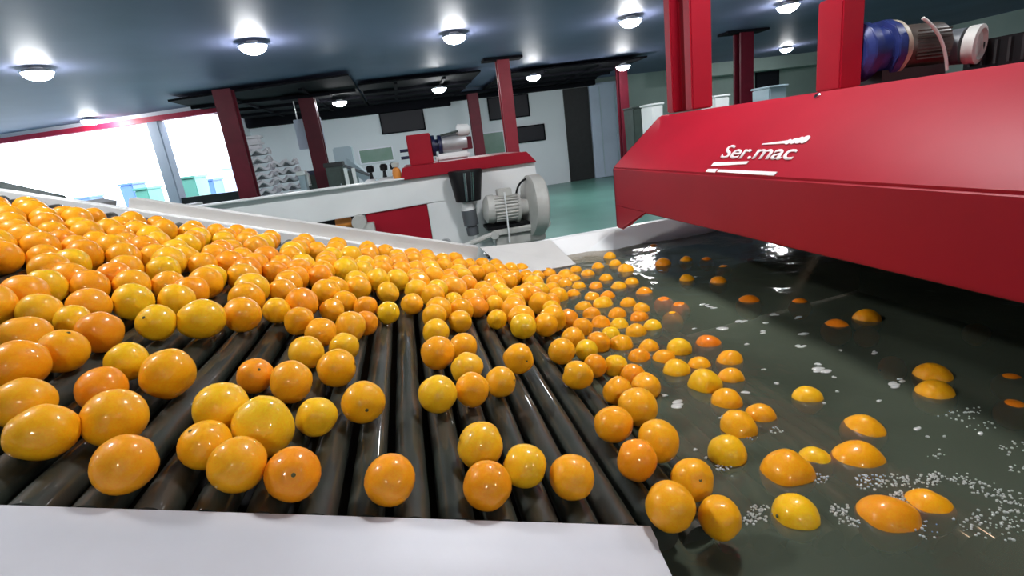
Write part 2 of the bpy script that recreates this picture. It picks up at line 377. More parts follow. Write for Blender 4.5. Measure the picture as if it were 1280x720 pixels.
b = BM(); p, q = atY(-70,226,2.75), atY(42,250,2.75)
hexa(b, [p-EZ*.12, q-EZ*.03, q+EY*.25-EZ*.03, p+EY*.25-EZ*.12, p, q, q+EY*.25, p+EY*.25]); obj('return_cover', b, M['dgreen'], conv, bevel=.006)
b = BM(); sbox(b, SA+.3, SA+.36, Y1+.05, 2.78, -.52, -.46); obj('cross_arm', b, M['steel'], conv)
# ------------------------------------------------------------------ wash tank
tank = empty('wash_tank', (1.3, 1.2, FZ), 'pale steel wash tank holding the murky water and floating oranges', 'tank')
b = BM(); box(b, .165, 2.6, -.25, -.2, -1.15, -.53); box(b, 2.6, 2.65, -.25, 2.72, -1.15, -.45); box(b, .165, 2.65, -.25, 2.72, -1.2, -1.15)
box(b, .13, .17, -.25, 2.42, -1.15, -.66)
obj('basin', b, M['dark'], tank)
# far wall, kinked sheet
b = BM()
rimz = -.53
pts = [(on(606,319,EZ,rimz), on(640,334,EZ,-.64)), (on(690,301,EZ,rimz), on(716,329,EZ,-.64)), (on(768,287,EZ,rimz), on(765,326,EZ,-.64)), (Vector((2.6,2.66,rimz)), Vector((2.6,2.60,-.64)))]
top = [b.verts.new(p[0]) for p in pts]; mid = [b.verts.new(p[1]) for p in pts]; bot = [b.verts.new(p[1]-EZ*.5) for p in pts]
for i in range(3):
    b.faces.new([mid[i],mid[i+1],top[i+1],top[i]]); b.faces.new([bot[i],bot[i+1],mid[i+1],mid[i]])
bmesh.ops.recalc_face_normals(b, faces=b.faces)
bmesh.ops.solidify(b, geom=b.faces[:], thickness=.006)
obj('far_wall', b, M['white'], tank, smooth=False)
b = BM(); p0, p1, p2 = pts[0][0], pts[1][0], pts[2][0]
for a, c in ((p0,p1),(p1,p2),(p2,pts[3][0])):
    u = EY*.05
    hexa(b, [a-EZ*.004, c-EZ*.004, c+u-EZ*.004, a+u-EZ*.004, a+EZ*.004, c+EZ*.004, c+u+EZ*.004, a+u+EZ*.004])
obj('rim_flange', b, M['white'], tank, bevel=.001)
b = BM(); q = on(611,322,EZ,-.515); cyl(b, q-EY*.004, q+EY*.01, .006, seg=12); obj('bolt', b, M['black'], tank)
for x in (.3, 2.5):
    for y in (-.15, 2.5): b = BM(); box(b, x-.03,x+.03,y-.03,y+.03,FZ,-1.2); obj('leg', b, M['steel'], tank)
# joining plate between conveyor side and tank
b = BM(); c = [on(600,309,EZ,-.5), on(688,300,EZ,-.515), on(720,330,EZ,-.585), on(640,345,EZ,-.56)]
vs = [b.verts.new(p) for p in c]; b.faces.new(vs); bmesh.ops.recalc_face_normals(b, faces=b.faces); bmesh.ops.solidify(b, geom=b.faces[:], thickness=.005)
obj('corner_plate', b, M['guard'], tank, smooth=False)

# water surface with gentle waves
b = BM(); nx, ny = 96, 110; x0w, x1w, y0w, y1w = .175, 2.595, -.195, 2.60
def wz(x, y):
    return ZW + .0022*math.sin(9*x+4*y) + .006*(noise.noise(Vector((x*6, y*6, .3)))) + .003*noise.noise(Vector((x*17, y*17, 2)))
g = [[b.verts.new((x0w+(x1w-x0w)*i/nx, y0w+(y1w-y0w)*j/ny, wz(x0w+(x1w-x0w)*i/nx, y0w+(y1w-y0w)*j/ny))) for j in range(ny+1)] for i in range(nx+1)]
for i in range(nx):
    for j in range(ny): b.faces.new([g[i][j], g[i+1][j], g[i+1][j+1], g[i][j+1]])
tw = obj('tank_water', b, M['water'], kind='stuff', label='murky olive green water rippling in the wash tank', cat='water', angle=80)
if tw.data.polygons[0].normal.z < 0: tw.data.flip_normals()

# ------------------------------------------------------------------ red hood
HX, CRZ, BZ, RX, RZ, YE, YN = 1.0, -.19, -.378, 1.26, .025, 2.46, -.22
hood = empty('wash_hood', (1.8, 1.2, BZ), 'big glossy red metal hood over the right side of the wash tank, with white lettering', 'hood')
b = BM()
prof = [(HX,BZ),(HX,CRZ),(RX,RZ),(2.55,RZ+.01),(2.62,-.1),(2.62,BZ),(2.60,BZ),(2.60,-.11),(2.53,RZ-.01),(RX+.01,RZ-.02),(HX+.02,CRZ-.01),(HX+.02,BZ)]
prism(b, prof, YN, YE, lambda u,v,a: Vector((u,a,v)))
ep = [(HX,-.487),(HX,CRZ),(RX,RZ),(2.55,RZ+.01),(2.62,-.1),(2.62,-.44),(HX+.17,-.40),(HX+.075,-.487)]
prism(b, ep, YE-.02, YE, lambda u,v,a: Vector((u,a,v)))
# corner gusset folded round from the end wall
prism(b, [(YE,-.487),(YE,BZ+.01),(YE-.36,BZ+.01),(YE-.30,-.395),(YE-.075,-.487)], HX, HX+.012, lambda u,v,a: Vector((a,u,v)))
obj('hood_shell', b, M['red'], hood, bevel=.006, angle=40)
b = BM(); box(b, 1.06, 2.56, YN+.05, YE-.06, -.40, -.20); obj('hood_shade_block', b, M['black'], hood)  # solid black block added to paint the shade inside the hood
# lettering on the sloped face
sd = Vector((RX-HX, 0, RZ-CRZ)); sl = sd.normalized(); sn = Vector((-sl.z, 0, sl.x)); base = Vector((HX,0,CRZ))
for yy in (1.43,):
    b = BM(); c_ = base + EY*yy + sl*(sd.length-.018); lathe(b, c_+sn*.0, c_+sn, [(0,.010),(.005,.010),(.008,.005)], 12); obj('bolt', b, M['chrome'], hood)
def on_slope(px, py): r = ray(px, py); return r * (base.dot(sn)/r.dot(sn))
def uv(px, py): p = on_slope(px, py); return (-(p.y), (p-base).dot(sl))
def slope_pt(u, v, h): return base + EY*(-u) + sl*v + sn*h
cu = bpy.data.curves.new('lettering', 'FONT'); cu.body = 'Ser.mac'; cu.size = 1; cu.shear = 0; cu.extrude = 0; cu.offset = .014
to = bpy.data.objects.new('lettering_source', cu); COL.objects.link(to)
dg = bpy.context.evaluated_depsgraph_get(); tme = bpy.data.meshes.new_from_object(to.evaluated_get(dg)); COL.objects.unlink(to); bpy.data.objects.remove(to)
tx0, tx1 = min(v.co.x for v in tme.vertices), max(v.co.x for v in tme.vertices); cap = max(v.co.y for v in tme.vertices)
A_, B_, C_, D_ = uv(900,198), uv(990,200), uv(912,182), uv(1003,181)    # corners of the written line on the sheet
b = BM(); b.from_mesh(tme)
for v in b.verts:
    t = (v.co.x-tx0)/(tx1-tx0); h = v.co.y/cap
    lo_ = (A_[0]+(B_[0]-A_[0])*t, A_[1]+(B_[1]-A_[1])*t); hi_ = (C_[0]+(D_[0]-C_[0])*t, C_[1]+(D_[1]-C_[1])*t)
    v.co = slope_pt(lo_[0]+(hi_[0]-lo_[0])*h, lo_[1]+(hi_[1]-lo_[1])*h, .0015)
fs = b.faces[:]; r_ = bmesh.ops.extrude_face_region(b, geom=fs)
for v in [e for e in r_['geom'] if isinstance(e, bmesh.types.BMVert)]: v.co += sn*.0015
obj('lettering', b, M['logo'], hood, smooth=False)
b = BM()
def bar(p, q, w0, w1):
    a, c = uv(*p), uv(*q)
    v = [slope_pt(a[0],a[1]-w0/2,.001), slope_pt(c[0],c[1]-w1/2,.001), slope_pt(c[0],c[1]+w1/2,.001), slope_pt(a[0],a[1]+w0/2,.001)]
    hexa(b, v + [x+sn*.002 for x in v])
bar((953,181), (984,178), .004, .012)
for k, (x, y) in enumerate(((986,178),(993,177),(1000,176),(1007,175))):
    u, v = uv(x, y); c = slope_pt(u, v, .001); lathe(b, c, c+sn, [(0,.010+.0015*k),(.002,.010+.0015*k)], 14)
bar((891,206), (935,204), .016, .011); bar((884,213.5), (896,214), .012, .016); bar((898,214), (970,218), .010, .014)
obj('logo_stripes', b, M['logo'], hood, smooth=False)
# posts on the hood
lf = empty('lift_frame', (1.35, 2.3, RZ), 'pair of red posts standing on the far end of the red hood', 'frame')
b = BM(); box(b, 1.285, 1.385, 2.20, 2.26, RZ+.006, 1.1); obj('post', b, M['red'], lf, bevel=.006)
b = BM(); box(b, 1.285, 1.40, 2.37, 2.43, RZ+.006, 1.1); box(b, 1.318, 1.338, 2.355, 2.37, RZ+.006, 1.1); obj('post', b, M['red'], lf, bevel=.006)
b = BM(); box(b, 1.285, 1.40, 2.20, 2.43, 1.1, 1.14); obj('crosshead', b, M['red'], lf, bevel=.004)
# gear motor on the hood
gm = empty('gear_motor', (2.0, 1.96, RZ+.01), 'large gear motor with blue coupling on top of the near red hood', 'motor')
b = BM(); box(b, 1.753, 1.855, 1.9, 2.03, RZ+.01, .38); obj('gearbox_tower', b, M['red'], gm, bevel=.006)
b = BM(); z = .165; lathe(b, (1.857,1.97,z), (2.9,1.97,z), [(0,.09),(.02,.115),(.06,.115),(.065,.095),(.12,.095),(.125,.118),(.165,.118)], 12); obj('coupling', b, M['blue'], gm, bevel=.003)
b = BM(); lathe(b, (2.022,1.97,z), (2.9,1.97,z), [(0,.115),(.018,.115),(.02,.095),(.05,.09)]); obj('flange', b, M['beige'], gm)
b = BM(); lathe(b, (2.072,1.97,z), (2.9,1.97,z), [(0,.085),(.01,.09),(.19,.09),(.2,.07)])
for k in range(9): box(b, 2.09, 2.25, 1.878+.0, 1.884, z-.055+k*.013, z-.049+k*.013)
obj('motor_body', b, M['brown'], gm)
b = BM(); lathe(b, (2.30,2.06,z-.01), (2.40,1.80,z-.03), [(0,.06),(.02,.07),(.16,.07)]); obj('tube_body', b, M['greyp'], gm)
b = BM(); lathe(b, (2.361,1.9,z-.02), (2.40,1.80,z-.03), [(0,.073),(.04,.076),(.045,.06),(.03,.055),(.028,.001)]); obj('tube_mouth', b, M['offwhite'], gm)
b = BM(); box(b, 1.95, 2.26, 1.90, 2.04, RZ+.01, z-.08); obj('motor_foot', b, M['dark'], gm)
b = BM(); tube(b, bez((2.08,1.86,.26), (2.17,1.84,.2), (2.22,1.86,.055)), .006); obj('cable', b, M['offwhite'], gm)
db = empty('drive_box', (2.52, 1.9, RZ+.01), 'black finned drive box at the right end of the red hood top', 'drive unit')
b = BM(); box(b, 2.44, 2.6, 1.72, 1.98, RZ+.012, .16); obj('casing', b, M['black'], db, bevel=.006)
b = BM()
for k in range(5): box(b, 2.425, 2.44, 1.735+.05*k, 1.745+.05*k, .06, .15)
obj('fins', b, M['dark'], db)

# ------------------------------------------------------------------ second machine
MY = 4.2
mac = empty('sorting_machine', (.3, 4.7, FZ), 'second processing machine with white side, red lid and motor, behind the orange conveyor', 'machine')
b = BM(); prism(b, [(-1.95,-.40),(-1.95,-.19),(1.05,-.19),(1.05,-.45),(.2,-.395),(-1.0,-.43)], MY, MY+.06, lambda u,v,a: Vector((u,a,v)))
box(b, -1.95, 0, MY-.05, MY+.10, -.19, -.175); box(b, -1.95, -1.8, MY+.06, MY+1.0, -.40, -.19); obj('side_channel', b, M['white'], mac, bevel=.004)
b = BM(); prism(b, [(-.03,-.192),(0.0,-.10),(.98,-.10),(1.055,-.19)], MY-.04, MY-.02, lambda u,v,a: Vector((u,a,v)))
hexa(b, [(-.03,MY-.04,-.185),(1.055,MY-.04,-.185),(1.055,MY+1.0,-.185),(-.03,MY+1.0,-.185),(.03,MY+.06,-.10),(.96,MY+.06,-.10),(.96,MY+.9,-.10),(.03,MY+.9,-.10)])
obj('red_lid', b, M['red'], mac, bevel=.004)
b = BM(); box(b, -.34, .14, MY+.02, MY+.05, -1.1, -.40); obj('red_panel', b, M['red'], mac, bevel=.004)
b = BM(); box(b, .142, 1.06, MY-.005, MY+.9, -1.6, -.40); obj('end_cabinet', b, M['white'], mac, bevel=.005)
b = BM(); box(b, -1.8, -.35, MY+.2, MY+.9, -1.3, -.42); obj('cavity_shade_block', b, M['black'], mac)  # solid black block paints the shade in the open gap below the channel
# black bell and nozzle
b = BM(); lathe(b, (.462,MY-.12,-.175), (.445,MY-.12,-1), [(0,.128),(.01,.132),(.235,.098),(.24,.05)], 32); obj('bell_cover', b, M['black'], mac)
b = BM(); 
for dx in (-.02,.035): tube(b, [(.462+dx,MY-.248,-.19),(.452+dx*.8,MY-.218,-.40)], .012)
obj('chrome_strip', b, M['chrome'], mac)
b = BM(); lathe(b, (.444,MY-.12,-.41), (.47,MY-.12,-1), [(0,.045),(.05,.045),(.052,.052),(.07,.052)]); obj('collar', b, M['white'], mac)
b = BM(); lathe(b, (.447,MY-.12,-.48), (.475,MY-.12,-1), [(0,.058),(.12,.058),(.125,.04),(.135,.04),(.137,.05),(.2,.046),(.205,.03)]); obj('valve_body', b, M['greyp'], mac)
b = BM(); box(b, .40, .50, MY-.12, MY+.01, -.24, -.20); obj('bell_bracket', b, M['dark'], mac)
# motor with belt guard
b = BM(); z = -.50; yy = MY-.16
lathe(b, (.555,yy,z+.01), (.9,yy,z-.02), [(0,.03),(.008,.075),(.03,.108),(.08,.112),(.082,.104),(.26,.104),(.262,.112),(.285,.112),(.29,.07),(.37,.06)]); obj('motor_body', b, M['offwhite'], mac)
b = BM()
for k in range(9):
    a = -.9 + k*.22; r0 = .102
    c = Vector((.64, yy - math.cos(a)*r0, z+.0 + math.sin(a)*r0)); n = Vector((0,-math.cos(a),math.sin(a)))
    hexa(b, [c-EZ*.003, c+EX*.19-EZ*.003, c+EX*.19+n*.012-EZ*.003, c+n*.012-EZ*.003, c+EZ*.003, c+EX*.19+EZ*.003, c+EX*.19+n*.012+EZ*.003, c+n*.012+EZ*.003])
obj('cooling_fins', b, M['offwhite'], mac)
b = BM(); box(b, .68, .79, yy-.05, yy+.05, z+.09, z+.15); obj('terminal_box', b, M['offwhite'], mac, bevel=.006)
b = BM(); lathe(b, (.905,yy-.01,z-.01), (1.05,yy+.0,z-.02), [(0,.20),(.012,.235),(.10,.24),(.115,.225),(.12,.02)], 40); obj('belt_guard', b, M['offwhite'], mac)
b = BM(); box(b, .56, .92, yy-.08, MY+.0, z-.15, z-.125); obj('motor_plate', b, M['black'], mac, bevel=.003)
b = BM(); box(b, .60, 1.03, yy-.09, MY+.0, z-.20, z-.152); box(b, .62, 1.02, yy-.06, MY, z-.29, z-.21); obj('support_bracket', b, M['offwhite'], mac, bevel=.008)
b = BM(); tube(b, bez((.27,MY-.22,-.77),(.5,MY-.23,-.70),(.63,MY-.22,-.68))+[V((1.03,MY-.24,-.66))], .022); obj('grease_pipe', b, M['offwhite'], mac)
b = BM(); lathe(b, (.605,MY-.25,-.69), (.62,MY-.2,-.69), [(0,.02),(.0,.035),(.05,.035)], 16); lathe(b, (1.01,MY-.28,-.65), (1.02,MY-.2,-.65), [(0,.02),(.0,.045),(.07,.045)], 16); obj('pipe_joint', b, M['offwhite'], mac, bevel=.004)
b = BM(); tube(b, [(.72,MY-.27,-.37),(.715,MY-.27,-.76)], .007); obj('drain_rod', b, M['white'], mac)
b = BM(); tube(b, bez((.83,yy-.02,z+.10),(.85,yy-.02,z+.18),(.92,yy-.02,z+.2)), .008); obj('cable', b, M['black'], mac)
b = BM(); lathe(b, (.23,MY-.07,-.74), (.24,MY+.0,-.74), [(0,.03),(0,.05),(.06,.05)], 16); obj('pivot_boss', b, M['steel'], mac)
# bearing bracket left of the red panel
b = BM(); p = atY(449,278,MY-.05); q = atY(460,284,MY-.05)
lathe(b, p-EY*.03, p+EY*.08, [(0,.03),(0,.055),(.1,.055)], 20); box(b, q.x-.055, q.x+.05, MY-.07, MY+.03, q.z-.04, q.z+.03); obj('bearing_block', b, M['offwhite'], mac, bevel=.005)
b = BM(); p = atY(430,279,MY+.1); cyl(b, p-EX*.06, p+EX*.06, .04); obj('amber_cap', b, M['orangeb'], mac)
for x in (-1.7, -.4): 
    b = BM(); box(b, x-.04, x+.04, MY+.1, MY+.2, FZ, -.40); obj('leg', b, M['steel'], mac)
b = BM(); box(b, .3,.38, MY+.3,MY+.4,FZ,-1.6); box(b,.9,.98,MY+.3,MY+.4,FZ,-1.6); obj('leg', b, M['steel'], mac)
# its gear motor
g2 = empty('gear_motor', (.35, MY+.25, -.1), 'small gear motor with red tower on the lid of the second machine', 'motor')
yy = MY+.25
p0 = atY(506,168,MY+.15); p1 = atY(542,208,MY+.15)
b = BM(); box(b, p0.x+.005, p1.x+.01, MY+.15, MY+.35, -.1, p0.z-.01); obj('gearbox_tower', b, M['red'], g2, bevel=.006)
gx = p1.x+.012; z = atY(560,180,MY+.25).z
b = BM(); lathe(b, (gx,yy,z), (gx+1,yy,z), [(0,.05),(.005,.085),(.03,.085),(.032,.05),(.055,.05),(.057,.08),(.085,.08)], 12); obj('coupling', b, M['navy'], g2)
b = BM(); lathe(b, (gx+.087,yy,z), (gx+1,yy,z), [(0,.075),(.02,.085),(.20,.085),(.21,.06)]); obj('motor_body', b, M['steel'], g2)
b = BM(); box(b, gx+.02, gx+.30, yy-.09, yy+.05, -.1, z-.07); obj('motor_foot', b, M['white'], g2, bevel=.02)
b = BM(); cyl(b, (gx+.215,yy-.06,z+.10), (gx+.32,yy-.06,z+.09), .045); obj('capacitor', b, M['white'], g2, bevel=.01)
b = BM(); box(b, gx+.24, gx+.33, yy-.07, yy+.05, z-.06, z+.04); obj('end_box', b, M['darkred'], g2, bevel=.004)
b = BM(); tube(b, [(gx+.08,yy-.09,z+.07),(gx+.23,yy-.09,z+.09)], .008); obj('tie_rod', b, M['dgreen'], g2)
b = BM()
for dz in (.0,-.055): cyl(b, (p0.x-.06,MY+.2,z-.01+dz), (p0.x+.004,MY+.2,z-.01+dz), .012, seg=12)
obj('adjuster_pin', b, M['navy'], g2)
# small knobs beside the lid
for i, (px, py, lb) in enumerate(((463,214,'small dark knob farthest left on the white channel of the second machine'),(480,214,'small black knob in the middle on the white channel of the second machine'),(492,212,'small black knob next to the amber lamp on the second machine'))):
    p = atY(px, py, MY+.5)
    b = BM(); lathe(b, (p.x,p.y,-.174), (p.x+.01*i,p.y,.2), [(0,.02),(.03,.014),(.055,.012),(.06,.03),(.10,.034),(.115,.02)], 16); kn = obj('control_knob', b, M['black'], mac)
    b = BM(); box(b, p.x-.04, p.x+.04, MY-.0, MY+.56, -.175+.0005, -.172); obj('mounting_strap', b, M['white'], kn)
r = empty('beacon_lamp', (-.03, MY+.1, -.16), 'small amber beacon at the left end of the red lid', 'beacon')
b = BM(); lathe(b, (-.05,MY-.01,-.174), (-.05,MY-.01,.2), [(0,.03),(.04,.034),(.07,.028),(.085,.01)], 16); obj('lens', b, M['orangeb'], r)
b = BM(); lathe(b, (-.05,MY-.01,-.088), (-.05,MY-.01,.2), [(0,.026),(.03,.03),(.035,.01)], 16); obj('cap', b, M['offwhite'], r)

# ------------------------------------------------------------------ background: crate stacks
def crate_mesh():
    b = BM(); w, d, h = .62, .42, .125; n = 24
    def ring(sc, z, amp):
        out = []
        per = [(-w/2,-d/2),(w/2,-d/2),(w/2,d/2),(-w/2,d/2)]
        for e in range(4):
            (xa,ya),(xb,yb) = per[e], per[(e+1)%4]
            for i in range(n):
                t = i/n; out.append((sc*(xa+(xb-xa)*t), sc*(ya+(yb-ya)*t), z + amp*math.sin(t*4*PI)))
        return out
    rs = [ring(.70,0,.0), ring(.72,.05,.035), ring(.98,.055,.045), ring(1.03,.06,.045), ring(1.03,.12,.045), ring(.97,.12,.045), ring(.9,.07,.03)]
    vv = [[b.verts.new(p) for p in r] for r in rs]
    for a, c in zip(vv, vv[1:]):
        for i in range(len(a)): b.faces.new([a[i], a[(i+1)%len(a)], c[(i+1)%len(a)], c[i]])
    b.faces.new(vv[0][::-1]); b.faces.new(vv[-1]); bmesh.ops.recalc_face_normals(b, faces=b.faces)
    me = bpy.data.meshes.new('fruit_crate'); 
    for fc in b.faces: fc.material_index = 1 if fc.calc_center_median().z < .045+.02 and max(abs(v.co.x) for v in fc.verts) < .31 and len(fc.verts) == 4 and max((abs(v.co.x)/.31 if abs(v.co.x)/.31 > abs(v.co.y)/.21 else abs(v.co.y)/.21) for v in fc.verts) < .9 else 0
    b.to_mesh(me); b.free(); me.materials.append(M['crate']); me.materials.append(M['greyp']); return me  # dark grey lower body paints the shade in the gaps between crates
cme = crate_mesh()
yb = 13.5
for st, (px, ptop, pbot, what, sc) in enumerate(((326,184,246,'taller left stack beside the dark red pole',1.0),(353,198,243,'shorter right stack away from the pole',.84))):
    pb = atY(px, pbot, yb); pt = atY(px, ptop, yb)
    zt = pt.z; z = FZ; step = .18; n = int((zt - FZ)/step)
    z = zt - n*step
    xs = (pb.x+pt.x)/2 - (.02 if st == 0 else -.12)
    for k in range(n):
        o = bpy.data.objects.new('fruit_crate', cme); COL.objects.link(o); o.location = (xs+random.uniform(-.015,.015), yb+.1*st, FZ + H + k*step*((zt-FZ)/(n*step))); o.scale = (sc,1,1)
        tag(o, ('wavy white crate in the ' + what), 'crate', 'crates in the ' + what)
r = empty('pallet_sheets', (-3.3, 13.4, .25), 'two white slatted trays topping the taller crate stack', 'tray')
for i, (px, py) in enumerate(((314,172),(316,180))):
    p = atY(px, py, 13.45); b = BM(); box(b, p.x-.12, p.x+.2, 13.3, 13.7, p.z-.03, p.z+.03); box(b, p.x-.15, p.x+.15, 13.35, 13.65, p.z-.12, p.z-.035); obj('tray', b, M['crate'], r, bevel=.01)
p, q = atY(366,150,14.3), atY(403,184,14.3); b = BM(); box(b, p.x, q.x+.1, 14.3, 14.36, q.z, p.z)
bd = obj('hanging_board', b, M['pale'], bevel=.01, label='pale grey board hanging behind the dark red pole right of the crates', cat='board')
b = BM(); 
for x in (p.x+.1, q.x):
    b = BM(); cyl(b, (x,14.33,p.z),(x,14.33,1.60), .012, seg=8); obj('hanger', b, M['steel'], bd)
# cabinets and chutes between the crates and the second machine
def cabinet(pxa, pxb, pyt, y, m, mt, label, name='control_cabinet', cat='cabinet', depth=.5, door=True):
    a, c = atY(pxa, pyt, y), atY(pxb, pyt, y)
    r = empty(name, ((a.x+c.x)/2, y, FZ), label, cat); zt = (a.z+c.z)/2
    b = BM(); box(b, a.x, c.x, y, y+depth, FZ, zt-.1); obj('body', b, m, r, bevel=.01)
    b = BM(); box(b, a.x-.03, c.x+.03, y-.03, y+depth, zt-.1, zt); obj('top', b, mt, r, bevel=.01)
    b = BM(); box(b, a.x+.04, c.x-.04, y-.02, y, FZ+.1, zt-.16); d = obj('door', b, m, r, bevel=.005)
    b = BM(); box(b, c.x-.1, c.x-.07, y-.05, y-.02, zt-.7, zt-.5); obj('handle', b, M['chrome'], d)
cabinet(405, 426, 203, 13.0, M['dgreen'], M['dark'], 'dark grey-green cabinet with black top right of the second dark red pole')
cabinet(375, 396, 214, 14.4, M['dgreen'], M['navy'], 'low dark cabinet holding a white box, between crates and red pole')
b = BM(); p = atY(384,222,13.7); box(b, p.x-.07, p.x+.06, 13.5, 13.75, p.z-.16, p.z+.12); box(b, p.x-.09,p.x+.08,13.48,13.77,p.z-.2,p.z-.16); obj('carton', b, M['white'], bevel=.02, label='small white carton in front of the low dark cabinet', cat='box')
cabinet(371, 379, 214, 13.2, M['paleglass'], M['white'], 'narrow pale upright locker right beside the shorter crate stack', 'locker', 'locker', .3)
r = empty('glass_booth', (-1.2, 12.9, FZ), 'pale green framed booth post right of the dark grey-green cabinet', 'booth')
for px in (431, 441):
    p = atY(px, 210, 12.9); b = BM(); box(b, p.x-.04, p.x+.04, 12.9, 12.98, FZ, p.z); obj('post', b, M['white'], r, bevel=.008)
p, q = atY(431,212,12.9), atY(441,210,12.9); b = BM(); box(b, p.x, q.x, 12.93, 12.95, FZ+.2, p.z-.05); obj('pane', b, M['dgreen'], r)
# discharge chute with railing
r = empty('discharge_chute', (-.7, 13.2, FZ), 'pale blue sloping chute with dark handrail in front of the back wall', 'chute')
a, c = atY(432,196,13.9), atY(478,232,13.7)
b = BM(); hexa(b, [a-EZ*.30, c-EZ*.30, c+EY*.6-EZ*.30, a+EY*.6-EZ*.30, a, c, c+EY*.6, a+EY*.6]); obj('trough', b, M['paleglass'], r, bevel=.01)
b = BM(); a2, c2 = atY(430,207,13.0), atY(462,219,13.0); tube(b, [a2, c2], .035); obj('handrail', b, M['greyp'], r)
for t in (.1,.9):
    p = a.lerp(c, t); b = BM(); box(b, p.x-.05, p.x+.05, 13.4, 13.5, FZ, p.z-.25); obj('leg', b, M['greyp'], r)
b = BM(); p0, p1 = atY(415,185,13.9), atY(440,190,13.9); box(b, p0.x, p1.x, 13.9, 14.4, FZ, p0.z); obj('hopper', b, M['paleglass'], r, bevel=.03)
# right background boxes behind the hood
for (px0, px1, pt, y, m, nm, lb, ct) in ((791,811,136,11.7,M['dgreen'],'bin_wagon','dark slate bin seen left of the red posts on the hood','bin'),
        (815,829,132,10.5,M['white'],'storage_box','white box seen just left of the red posts on the hood','box'),
        (893,912,122,10.5,M['white'],'storage_box','white box seen between the red posts and the dark pole','box'),
        (962,984,110,9.5,M['paleglass'],'storage_box','pale green box peeping over the hood under the right dark window','box')):
    a, c = atY(px0, pt, y), atY(px1, pt, y)
    r = empty(nm, ((a.x+c.x)/2, y, FZ), lb, ct)
    b = BM(); hexa(b, [(a.x+.04,y+.04,FZ),(c.x-.04,y+.04,FZ),(c.x-.04,y+.5,FZ),(a.x+.04,y+.5,FZ),(a.x,y,a.z),(c.x,y,a.z),(c.x,y+.54,a.z),(a.x,y+.54,a.z)]); obj('body', b, m, r, bevel=.02)
    b = BM(); box(b, a.x-.02, c.x+.02, y-.02, y+.56, a.z, a.z+.04); obj('lid', b, m, r, bevel=.01)
b = BM(); box(b, 10.2, 17.9, 18.6, 19.38, 1.35, CZ); struct('trim_soffit', b, M['wallg'])
# outside bins in the yard
def bin_(px0, px1, pt, y, m, label, name='plastic_bin', cat='bin'):
    a, c = atY(px0, pt, y), atY(px1, pt, y); z0 = FZ-.02
    r = empty(name, ((a.x+c.x)/2, y, z0), label, cat); w = c.x-a.x
    zt = (a.z+c.z)/2
    b = BM(); hexa(b, [(a.x+.06*w,y+.1,z0+.12),(c.x-.06*w,y+.1,z0+.12),(c.x-.06*w,y+1.1,z0+.12),(a.x+.06*w,y+1.1,z0+.12),(a.x,y,zt),(c.x,y,zt),(c.x,y+1.2,zt),(a.x,y+1.2,zt)]); obj('body', b, m, r, bevel=.03)
    b = BM(); box(b, a.x-.04, c.x+.04, y-.05, y+1.25, zt, zt+.08); obj('rim', b, m, r, bevel=.02)
    b = BM()
    for t in (.0,.42,.84): box(b, a.x+w*t, a.x+w*(t+.16), y+.08, y+1.1, z0, z0+.12)
    obj('skids', b, m, r)
bin_(217, 243, 224, 19, M['cgreen'], 'green bin outside, in the right bay of the loading opening')
bin_(248, 266, 227, 22, M['cblue'], 'blue bin outside between the green bin and the pale container')
bin_(270, 298, 211, 24, M['pale'], 'tall pale container outside at the right edge of the opening', 'container', 'container')
bin_(148, 165, 232, 23, M['cblue'], 'blue bin outside, just left of the dividing column')
bin_(167, 184, 238, 20, M['cgreen'], 'low teal bin outside against the dividing column')
bin_(90, 112, 249, 26, M['cblue'], 'low blue bin outside at the far left of the opening')

# ------------------------------------------------------------------ oranges
def orange_mesh(i, el, lump):
    b = BM(); bmesh.ops.create_uvsphere(b, u_segments=26, v_segments=18, radius=1)
    for v in b.verts:
        p = v.co.copy(); z = p.z
        k = 1 + lump*noise.noise(p*1.3 + Vector((i*7.1,0,0)))
        q = Vector((p.x*k, p.y*k, z*el*k))
        if z > .9: q.z -= .07*((z-.9)/.1)**2
        if z < -.93: q.z += .05*((-z-.93)/.07)**2
        v.co = q
    me = bpy.data.meshes.new('orange'); b.to_mesh(me); b.free(); me.materials.append(M['orange']); me.polygons.foreach_set('use_smooth',[True]*len(me.polygons)); return me
omesh = [orange_mesh(0,1.0,.05), orange_mesh(1,.93,.06), orange_mesh(2,1.14,.06), orange_mesh(3,1.05,.09), orange_mesh(4,1.22,.05)]
b = BM(); lathe(b, (0,0,.93), (0,0,2), [(0,.06),(.02,.085),(.035,.06),(.03,.025),(.06,.02)], 8)
bmesh.ops.recalc_face_normals(b, faces=b.faces)
sme = bpy.data.meshes.new('stem_scar'); b.to_mesh(sme); b.free(); sme.materials.append(M['stem'])
COLS = {'y': (.93,.55,.012), 'm': (.93,.43,.009), 'o': (.91,.35,.008), 'r': (.84,.24,.01)}
